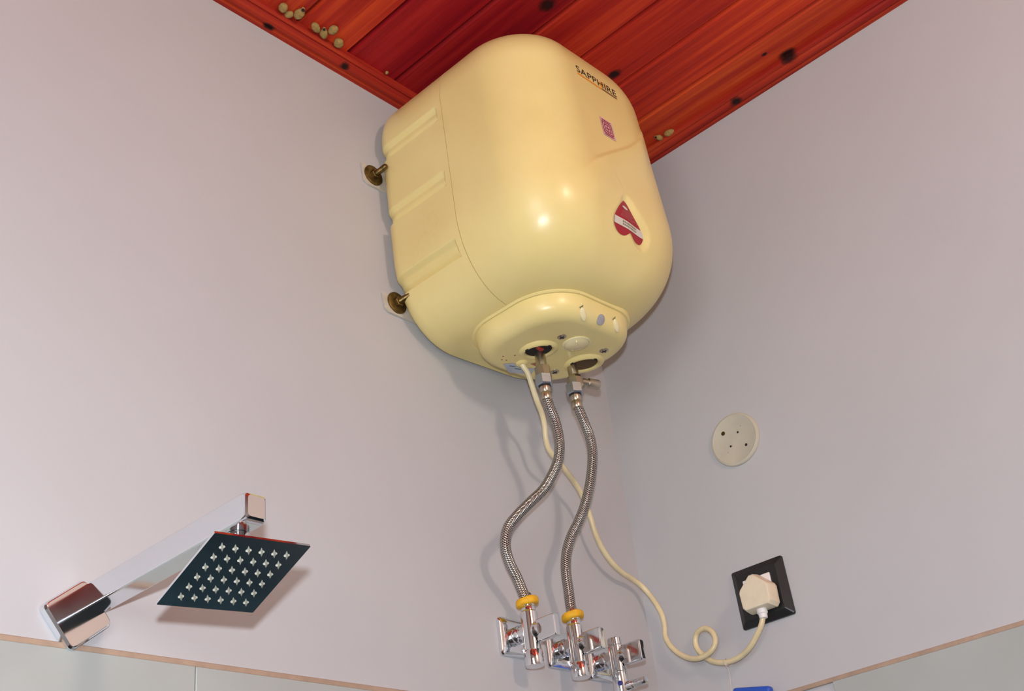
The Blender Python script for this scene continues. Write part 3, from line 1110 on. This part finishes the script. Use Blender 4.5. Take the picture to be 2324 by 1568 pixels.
def hose(path, topx, topz, valve, label):
    top = V((topx[0], topx[1], topz))
    root = empty('flexible_hose', W((topx[0], topx[1], topz - 0.3)))
    inv = -root.location
    tag(root, label, 'hose', 'braided hoses under the water heater')
    tx, ty = topx
    def L(p):
        return W(p) + inv
    # coupling nut and crimped ferrule at the heater end
    lathe('coupling_nut', [(0.0105, 0.0), (0.0128, 0.0015), (0.0128, 0.0155), (0.0108, 0.0170)], L((tx, ty, topz)), (0, 0, -1), 'zinc', root, 6, False)
    lathe('rubber_seal', [(0.0088, 0.0), (0.0088, 0.0026)], L((tx, ty, topz - 0.0165)), (0, 0, -1), 'black', root, 24)
    lathe('ferrule', [(0.0072, 0.0), (0.0082, 0.001), (0.0082, 0.0085), (0.0076, 0.0095), (0.0082, 0.0105), (0.0082, 0.0200), (0.0076, 0.0210)], L((tx, ty, topz - 0.0185)), (0, 0, -1), 'nickel', root, 28)
    vx, vy, vz = valve
    end = (vx, vy, vz + 0.046)
    pts = [(tx, ty, topz - 0.032)] + [p for p in path if p[2] < topz - 0.045] + [end, (vx, vy, vz + 0.034)]
    sm = catmull([L(p) for p in pts], 10)
    tube('braided_sleeve', sm, 0.0073, 'braid', root, 20)
    a = sm[-1]
    # lower ferrule
    d = (sm[-22] - sm[-12]).normalized()
    lathe('ferrule', [(0.0074, 0.0), (0.0081, 0.001), (0.0081, 0.014), (0.0074, 0.015)], sm[-14], (sm[-2] - sm[-14]), 'nickel', root, 24)
    # lumpy yellow sealing ring
    rng = random.Random(int(vx * 1000))
    nv, nu = 40, 14
    vs_, fs_ = [], []
    ph1, ph2 = rng.uniform(0, 6), rng.uniform(0, 6)
    cz = L((vx, vy, vz + 0.0385))
    for i in range(nv):
        t = 2 * math.pi * i / nv
        lump = 1 + 0.05 * math.sin(3 * t + ph1) + 0.035 * math.sin(5 * t + ph2)
        tilt = 0.0018 * math.cos(t + 0.6)
        for j in range(nu):
            s = 2 * math.pi * j / nu
            cs, sn = math.cos(s), math.sin(s)
            cs = math.copysign(abs(cs) ** 0.7, cs); sn = math.copysign(abs(sn) ** 0.6, sn)
            r = 0.0108 + 0.0048 * lump * cs
            vs_.append(cz + V((r * math.cos(t), r * math.sin(t), 0.0052 * lump * sn + tilt)))
    for i in range(nv):
        for j in range(nu):
            i2, j2 = (i + 1) % nv, (j + 1) % nu
            fs_.append((i * nu + j, i2 * nu + j, i2 * nu + j2, i * nu + j2))
    o = mesh_obj('sealing_ring', vs_, fs_, 'tape', root, True)
    o['label'] = 'bright yellow sealing ring'
    lathe('hose_tail', [(0.0088, 0.0), (0.0095, 0.001), (0.0095, 0.012), (0.0088, 0.013)], L((vx, vy, vz + 0.0440)), (0, 0, -1), 'chrome', root, 24)
hose(H1, (-0.3225, -0.1200), -0.5135, VALVE[0], 'braided steel hose with an S bend, the one bulging further left')
hose(H2, (-0.2580, -0.1230), -0.5085, VALVE[1], 'braided steel hose to the right, ending at the middle valve')

# ------------------------------------------------------------------ angle valves
def valve_base(loc, label):
    root = empty('angle_valve', W((loc[0], 0.0, loc[2])))
    tag(root, label, 'valve', 'chrome angle valves in a row')
    by = loc[1]
    # cushion-shaped square flange on the wall
    def sq(h, r, y):
        return [(a, y, b) for a, b in rrect(-h, h, -h, h, r, 6)]
    stack('wall_flange', [sq(.0255, .005, -0.0004), sq(.0258, .005, -0.0030), sq(.0250, .0055, -0.0052), sq(.0215, .007, -0.0072), sq(.0140, .008, -0.0085)], 'chrome', root, True, 30)
    # horizontal inlet with rings
    lathe('inlet_stub', [(0.0118, 0.006), (0.0118, 0.0110), (0.0104, 0.0118), (0.0104, 0.0140), (0.0122, 0.0150), (0.0122, 0.0195), (0.0100, 0.0205), (0.0100, 0.036)], (0, 0, 0), (0, -1, 0), 'chrome', root, 32, True, 30)
    return root, by
def knob(root, by, z=-0.004, tilt=0.0):
    def sq(h, hz, r, y):
        return [(a, y, b + z) for a, b in rrect(-h, h, -hz, hz, r, 6)]
    lathe('valve_neck', [(0.0090, 0.0), (0.0090, 0.003), (0.0112, 0.0040), (0.0104, 0.0070), (0.0090, 0.0095), (0.0088, 0.0125)], (0, by - 0.006, z * 0.6), (0, -1, 0), 'chrome', root, 30, True, 30)
    stack('handle', [sq(.0036, .0135, .0015, by - 0.0125), sq(.0046, .0146, .0022, by - 0.0145), sq(.0052, .0150, .0026, by - 0.0300), sq(.0056, .0148, .0028, by - 0.0430), sq(.0050, .0142, .0028, by - 0.0450), sq(.0036, .0128, .0026, by - 0.0458)], 'chrome', root, True, 30)
def angle_valve(loc, label):
    root, by = valve_base(loc, label)
    lathe('valve_body', [(0.0094, 0.032), (0.0098, 0.031), (0.0098, 0.026), (0.0105, 0.0252), (0.0112, 0.0240), (0.0112, -0.0260), (0.0118, -0.0268), (0.0126, -0.0290), (0.0128, -0.0440), (0.0122, -0.0465), (0.0, -0.0475)],
          (0, by, 0), (0, 0, 1), 'chrome', root, 36, True, 30)
    knob(root, by)
    return root
angle_valve(VALVE[0], 'chrome angle valve under the left hose, leftmost of the three valves')
angle_valve(VALVE[1], 'chrome angle valve under the right hose, middle one of the three')
root, by = valve_base(VALVE[2], 'chrome valve with no hose and a blue dot, rightmost of the three')
bd = lathe('valve_body', [(0.0, 0.0262), (0.0090, 0.0260), (0.0100, 0.0248), (0.0100, 0.0160), (0.0094, 0.0152), (0.0112, 0.0140), (0.0112, -0.0220), (0.0106, -0.0226), (0.0112, -0.0234), (0.0116, -0.0620), (0.0108, -0.0640), (0.0, -0.0645)],
           (0, by, 0), (0, 0, 1), 'chrome', root, 36, True, 30)
knob(root, by, -0.002)
lathe('spout', [(0.0066, 0.006), (0.0066, 0.020), (0.0056, 0.021), (0.0056, 0.040), (0.0050, 0.0415), (0.0, 0.0418)], (0.0, by, -0.0440), (0.05, -1, 0.03), 'chrome', root, 24, True, 30)
a = math.radians(-150)
nrm = V((math.cos(a), math.sin(a), 0))
lathe('blue_dot', [(0.0036, -0.0006), (0.0036, 0.0006), (0.0, 0.0010)], V((0, by, -0.0395)) + nrm * 0.0113, nrm, 'blue_dot', bd, 18)

# ------------------------------------------------------------------ socket, plug, cable
SY, SZ = -0.20751, ZC - 0.80683
sock = empty('wall_socket', (0, SY, SZ))
tag(sock, 'black square wall socket on the right-hand wall with a plug in it', 'socket')
def ysq(h, r, xx):
    return [(xx, a, b) for a, b in rrect(-h, h, -h, h, r, 5)]
stack('face_plate', [ysq(.043, .003, -0.0003), ysq(.043, .003, -0.0030), ysq(.0425, .003, -0.0042), ysq(.0335, .002, -0.0098), ysq(.0330, .002, -0.0100)], 'black', sock, False, None)
stack('socket_insert', [ysq(.0225, .001, -0.0098), ysq(.0225, .001, -0.0120), ysq(.0215, .001, -0.0126)], 'white', sock, False, None)

plug = empty('power_plug', (0, -0.2125, ZC - 0.8120))
tag(plug, 'cream three-pin plug pushed into the black socket', 'plug')
base = [(0.0035, 0.0268), (-0.0035, 0.0268), (-0.0240, 0.0085), (-0.0258, 0.0040), (-0.0250, -0.0195), (-0.0205, -0.0245), (0.0205, -0.0245), (0.0250, -0.0195), (0.0258, 0.0040), (0.0240, 0.0085)]
def pl(sc, xx):
    return [(xx, a * sc, b * sc) for a, b in base]
stack('plug_body', [pl(0.97, -0.0130), pl(1.0, -0.0145), pl(1.0, -0.0210), pl(0.93, -0.0345), pl(0.88, -0.0365), pl(0.80, -0.0372)], 'plug', plug, True, 32)
lathe('cord_grip', [(0.0075, 0.0), (0.0075, 0.0060), (0.0062, 0.0075), (0.0058, 0.0130), (0.0046, 0.0135)], (-0.0245, 0.0, -0.0235), (0, 0, -1), 'white', plug, 20, True, 30)

CORD = [(-0.3260,-0.0875,-0.4800),(-0.3225,-0.0878,-0.4850),(-0.3159,-0.0880,-0.4930),(-0.3067,-0.0850,-0.5085),(-0.2940,-0.0800,-0.5276),(-0.2779,-0.0730,-0.5406),(-0.2683,-0.0670,-0.5558),(-0.2618,-0.0610,-0.5740),(-0.2495,-0.0560,-0.5870),(-0.2147,-0.0480,-0.5997),(-0.1890,-0.0430,-0.6117),(-0.1672,-0.0380,-0.6274),(-0.1493,-0.0340,-0.6556),(-0.1383,-0.0310,-0.6818),(-0.1229,-0.0280,-0.7020),(-0.1002,-0.0250,-0.7189),(-0.0743,-0.0220,-0.7285),(-0.0440,-0.0180,-0.7330),(-0.0230,-0.0200,-0.7430),(-0.0140,-0.0304,-0.7679),(-0.0120,-0.0372,-0.7893),(-0.0110,-0.0376,-0.8063),(-0.0110,-0.0357,-0.8220),(-0.0120,-0.0425,-0.8388),(-0.0130,-0.0560,-0.8545),(-0.0160,-0.0750,-0.8667),(-0.0190,-0.0937,-0.8715),(-0.0190,-0.1100,-0.8689),(-0.0170,-0.1198,-0.8611),(-0.0150,-0.1226,-0.8506),(-0.0130,-0.1179,-0.8386),(-0.0110,-0.1067,-0.8305),(-0.0100,-0.0930,-0.8317),(-0.0090,-0.0854,-0.8406),(-0.0090,-0.0854,-0.8537),(-0.0090,-0.0946,-0.8679),(-0.0100,-0.1061,-0.8783),(-0.0120,-0.1234,-0.8857),(-0.0140,-0.1409,-0.8882),(-0.0170,-0.1597,-0.8868),(-0.0200,-0.1784,-0.8798),(-0.0230,-0.1948,-0.8679),(-0.0245,-0.2060,-0.8570),(-0.0245,-0.2125,-0.8450)]
cord = tube('power_cable', catmull([W(p) for p in CORD], 8), 0.0040, 'cable', None, 14)
tag(cord, 'cream power cable looping from the heater down to the plug', 'cable')

# string tied round the cable with a blue thing hanging on it
sp = [W(p) for p in ((-0.0118, -0.1325, -0.8870), (-0.0185, -0.1323, -0.8905), (-0.0120, -0.1318, -0.8985), (-0.0110, -0.1312, -0.9080), (-0.0120, -0.1306, -0.9180), (-0.0125, -0.1300, -0.9290))]
st = tube('hanging_string', catmull(sp, 6), 0.0006, 'string', None, 6)
tag(st, 'thin pale string tied round the cable below its loop', 'string')
ring_pts = [W((-0.0135 + 0.0052 * math.cos(2 * math.pi * i / 16), -0.1325 + 0.0006 * math.sin(2 * math.pi * i / 16), -0.8872 + 0.0052 * math.sin(2 * math.pi * i / 16))) for i in range(17)]
tube('knot_loop', ring_pts, 0.0007, 'string', st, 6)
blu = empty('hanging_scrubber', W((-0.0125, -0.152, -0.990)))
tag(blu, 'blue plastic scrubber back hung on a string, cut off by the lower edge', 'scrubber')
bo = bm_obj('scrubber_back', box_bm(-0.007, 0.007, -0.0310, 0.0290, -0.050, 0.0605, 0.0045, 3), 'blue', blu, True, None, 40)
bo.rotation_euler = (0.20, 0, 0)
lathe('hanging_eye', [(0.0016, 0), (0.0026, 0.0006), (0.0026, 0.0022), (0.0016, 0.0028)], (-0.0014, 0.0200, 0.0585), (1, 0, 0), 'blue', blu, 16)

# ------------------------------------------------------------------ round blanking plate on the right wall
disc = empty('round_cover_plate', (0, -0.2205, ZC - 0.5670))
tag(disc, 'round ivory junction cover plate with small holes on the right wall', 'cover plate')
lathe('plate', [(0.0425, 0.0003), (0.0425, 0.0022), (0.0415, 0.0040), (0.0385, 0.0050), (0.0365, 0.0042), (0.0, 0.0040)], (0, 0, 0), (-1, 0, 0), 'disc', disc, 64, True, 25)
for (y, z, r, m) in ((-0.204, -0.551, .0034, 'brass_dark'), (-0.229, -0.559, .0017, 'dark'), (-0.238, -0.584, .0022, 'dark'), (-0.212, -0.576, .0017, 'dark'), (-0.236, -0.551, .0009, 'grey_plug'), (-0.205, -0.584, .0009, 'grey_plug')):
    lathe('screw' if m == 'brass_dark' else 'screw_hole', [(r, -0.0002), (r, 0.0004), (r * 0.6, 0.0006), (0.0, 0.0004)], (-0.0041, y + 0.2205, z + 0.5670), (-1, 0, 0), m, disc, 18)

# ------------------------------------------------------------------ wall shower
AX, AZ = -0.9175, ZC - 0.9015
sh = empty('wall_shower', (AX, 0, AZ))
tag(sh, 'chrome square rain shower on a straight wall arm', 'shower')
def ar(h, hz, r, y):
    return [(a, y, b) for a, b in rrect(-h, h, -hz, hz, r, 5)]
stack('shower_arm', [ar(.0115, .0125, .0022, -0.008), ar(.0115, .0125, .0022, -0.2530), ar(.0113, .0123, .0024, -0.2580), ar(.0104, .0114, .003, -0.2615), ar(.0085, .0095, .003, -0.2630)], 'chrome_worn', sh, True, 24)
fl = stack('wall_flange', [ar(.0255, .0255, .006, -0.0004), ar(.0255, .0255, .006, -0.0085), ar(.0243, .0243, .0055, -0.0108), ar(.0235, .0235, .005, -0.0112)], 'chrome', sh, True, 24)
fl.location = (-0.935 - AX, 0, ZC - 0.9205 - AZ)
fl.rotation_euler = (0, math.radians(-38.5), 0)
# head: thin square plate on a swivel
HP = [V(p) for p in ((-0.9640, -0.2700, -0.9370), (-0.8670, -0.2710, -0.9290), (-0.8620, -0.1840, -0.9610), (-0.9600, -0.1830, -0.9680))]
ctr = sum(HP, V((0, 0, 0))) / 4
e1 = ((HP[1] - HP[0]) + (HP[2] - HP[3])).normalized()
e2 = ((HP[3] - HP[0]) + (HP[2] - HP[1])); e2 = (e2 - e1 * e2.dot(e1)).normalized()
nup = e1.cross(e2)
if nup.z < 0:
    nup = -nup
ctrl = ctr + V((0, 0, ZC)) - sh.location
fr = (ctrl, e1, e2, nup)
hs_ = 0.0476
prism('head_plate', rrect(-hs_, hs_, -hs_ * 0.97, hs_ * 0.97, 0.0010, 2), fr, 0.0002, 0.0022, 'chrome', sh)
neckb = V((ctrl.x, ctrl.y - 0.004, -0.0120))
lathe('swivel', [(0.0085, 0.0), (0.0100, 0.001), (0.0100, 0.0065), (0.0078, 0.0080), (0.0074, 0.0120), (0.0092, 0.0150), (0.0095, 0.0195), (0.0060, 0.0230)], neckb, (0, 0, -1), 'chrome', sh, 28, True, 30)
tgt = ctrl + nup * 0.0022
lathe('ball_collar', [(0.0150, 0.0), (0.0145, 0.0030), (0.0100, 0.0060), (0.0092, 0.0110), (0.0070, 0.0150), (0.0, 0.0160)], tgt, nup, 'chrome', sh, 28, True, 30)
# nozzle nubs: four-pointed silicone pads in a 6 x 6 grid
star = []
for i in range(16):
    a = 2 * math.pi * i / 16
    rr_ = (0.0060 if i % 8 == 0 else 0.0027) if i % 4 == 0 else (0.0015 if i % 4 == 2 else (0.0026 if i % 8 in (1, 7) else 0.0019))
    b = a + math.radians(60)
    star.append((rr_ * math.cos(b), rr_ * math.sin(b)))
nb = bmesh.new()
r0 = [nb.verts.new(e1 * a + e2 * b + nup * 0.0006) for a, b in star]
r1 = [nb.verts.new(e1 * a * .86 + e2 * b * .86 - nup * 0.0007) for a, b in star]
r2 = [nb.verts.new(e1 * a * .55 + e2 * b * .55 - nup * 0.0011) for a, b in star]
for ra, rb in ((r0, r1), (r1, r2)):
    for i in range(16):
        nb.faces.new((ra[i], ra[(i + 1) % 16], rb[(i + 1) % 16], rb[i]))
nb.faces.new(r2); nb.faces.new(r0)
bmesh.ops.recalc_face_normals(nb, faces=nb.faces)
nme = bpy.data.meshes.new('nozzle')
nb.to_mesh(nme); nb.free()
nme.materials.append(MT['nozzle'])
for i in range(6):
    for j in range(6):
        o = bpy.data.objects.new('nozzle', nme)
        COL.objects.link(o)
        o.parent = sh
        uu = -0.5 + 0.167 + 0.1345 * i
        vv_ = -0.5 + 0.163 + 0.140 * j
        o.location = ctrl + e1 * (uu * 2 * hs_) + e2 * (vv_ * 2 * hs_ * 0.97)

# ------------------------------------------------------------------ mud pots of wasps along the moulding
def nest(px, py, length, width, ang, label, hole=True, z=None):
    root = empty('mud_wasp_nest', (px, py, z if z is not None else PLZ))
    rng = random.Random(int(px * 9000 + py * 777))
    a = V((math.cos(ang), math.sin(ang), 0))
    s = V((-a.y, a.x, 0))
    d = V((0, 0, -1))
    nu, nv = 12, 18
    vs_, fs_ = [], []
    p1, p2 = rng.uniform(0, 6), rng.uniform(0, 6)
    for j in range(nu + 1):
        t = j / nu
        u = -1 + 2 * t
        r = math.sqrt(max(0, 1 - abs(u) ** 2.3))
        if hole:
            r *= 1.0 - 0.42 * sstep(0.1, 0.9, u)
            if j == nu:
                r = 0.34
            elif u > 0.7:
                r = max(r, 0.34)
        for i in range(nv):
            th = 2 * math.pi * i / nv
            w = 1 + 0.06 * math.sin(3 * th + p1 + 4 * t) + 0.05 * math.sin(7 * t * 3 + p2 + th)
            vs_.append(a * (u * length / 2) + s * (math.cos(th) * r * w * width / 2) + d * (width * 0.32 + math.sin(th) * r * w * width * 0.42))
    for j in range(nu):
        for i in range(nv):
            k = (i + 1) % nv
            fs_.append((j * nv + i, j * nv + k, (j + 1) * nv + k, (j + 1) * nv + i))
    fs_.append(tuple(reversed(range(nv)))); fs_.append(tuple(range(nu * nv, (nu + 1) * nv)))
    bm = bmesh.new()
    vv2 = [bm.verts.new(v) for v in vs_]
    for f in fs_:
        bm.faces.new([vv2[i] for i in f])
    bm_obj('mud_pot', bm, 'mud', root, True, None, 60)
    if hole:
        c = a * (length * 0.43) + d * (width * 0.50)
        lathe('entrance_hole', [(width * 0.17, -0.0012), (width * 0.17, 0.0006), (0.0, 0.0004)], c, (a * 0.55 + d), 'dark', root, 14)
    tag(root, label, 'wasp nest', 'mud wasp nests on the ceiling edge')
out = math.radians(-118)
nest(-0.7080, -0.0430, 0.0165, 0.0135, out, 'round clay pot nest on the left moulding nearest the top edge of the photo', False)
nest(-0.6935, -0.0375, 0.0145, 0.0110, out + 0.9, 'small clay pot nest squeezed between two larger ones, left moulding', False)
nest(-0.6835, -0.0500, 0.0235, 0.0145, math.radians(-100), 'tall clay pot nest with an open mouth, third from the top edge', True)
nest(-0.6480, -0.0430, 0.0205, 0.0120, math.radians(-150), 'clay pot nest with a pointed tip, first of the lower left cluster', False)
nest(-0.6320, -0.0420, 0.0215, 0.0125, math.radians(-128), 'clay pot nest with a dark hole, middle of the lower left cluster', True)
nest(-0.6255, -0.0560, 0.0180, 0.0135, math.radians(-90), 'smooth clay pot nest set further out on the boards, lower left cluster', False)
nest(-0.6030, -0.0410, 0.0175, 0.0145, math.radians(-130), 'rounded clay pot nest lowest in the left-hand cluster', False)
nest(-0.5030, -0.0385, 0.0065, 0.0055, math.radians(-110), 'tiny mud blob on the boards left of the heater', False)
nest(-0.0320, -0.2270, 0.0190, 0.0105, math.radians(165), 'clay tube nest with an open end beside the heater, right moulding', True)
nest(-0.0290, -0.2470, 0.0200, 0.0125, math.radians(-80), 'second clay nest, closed, on the right-hand moulding', False)
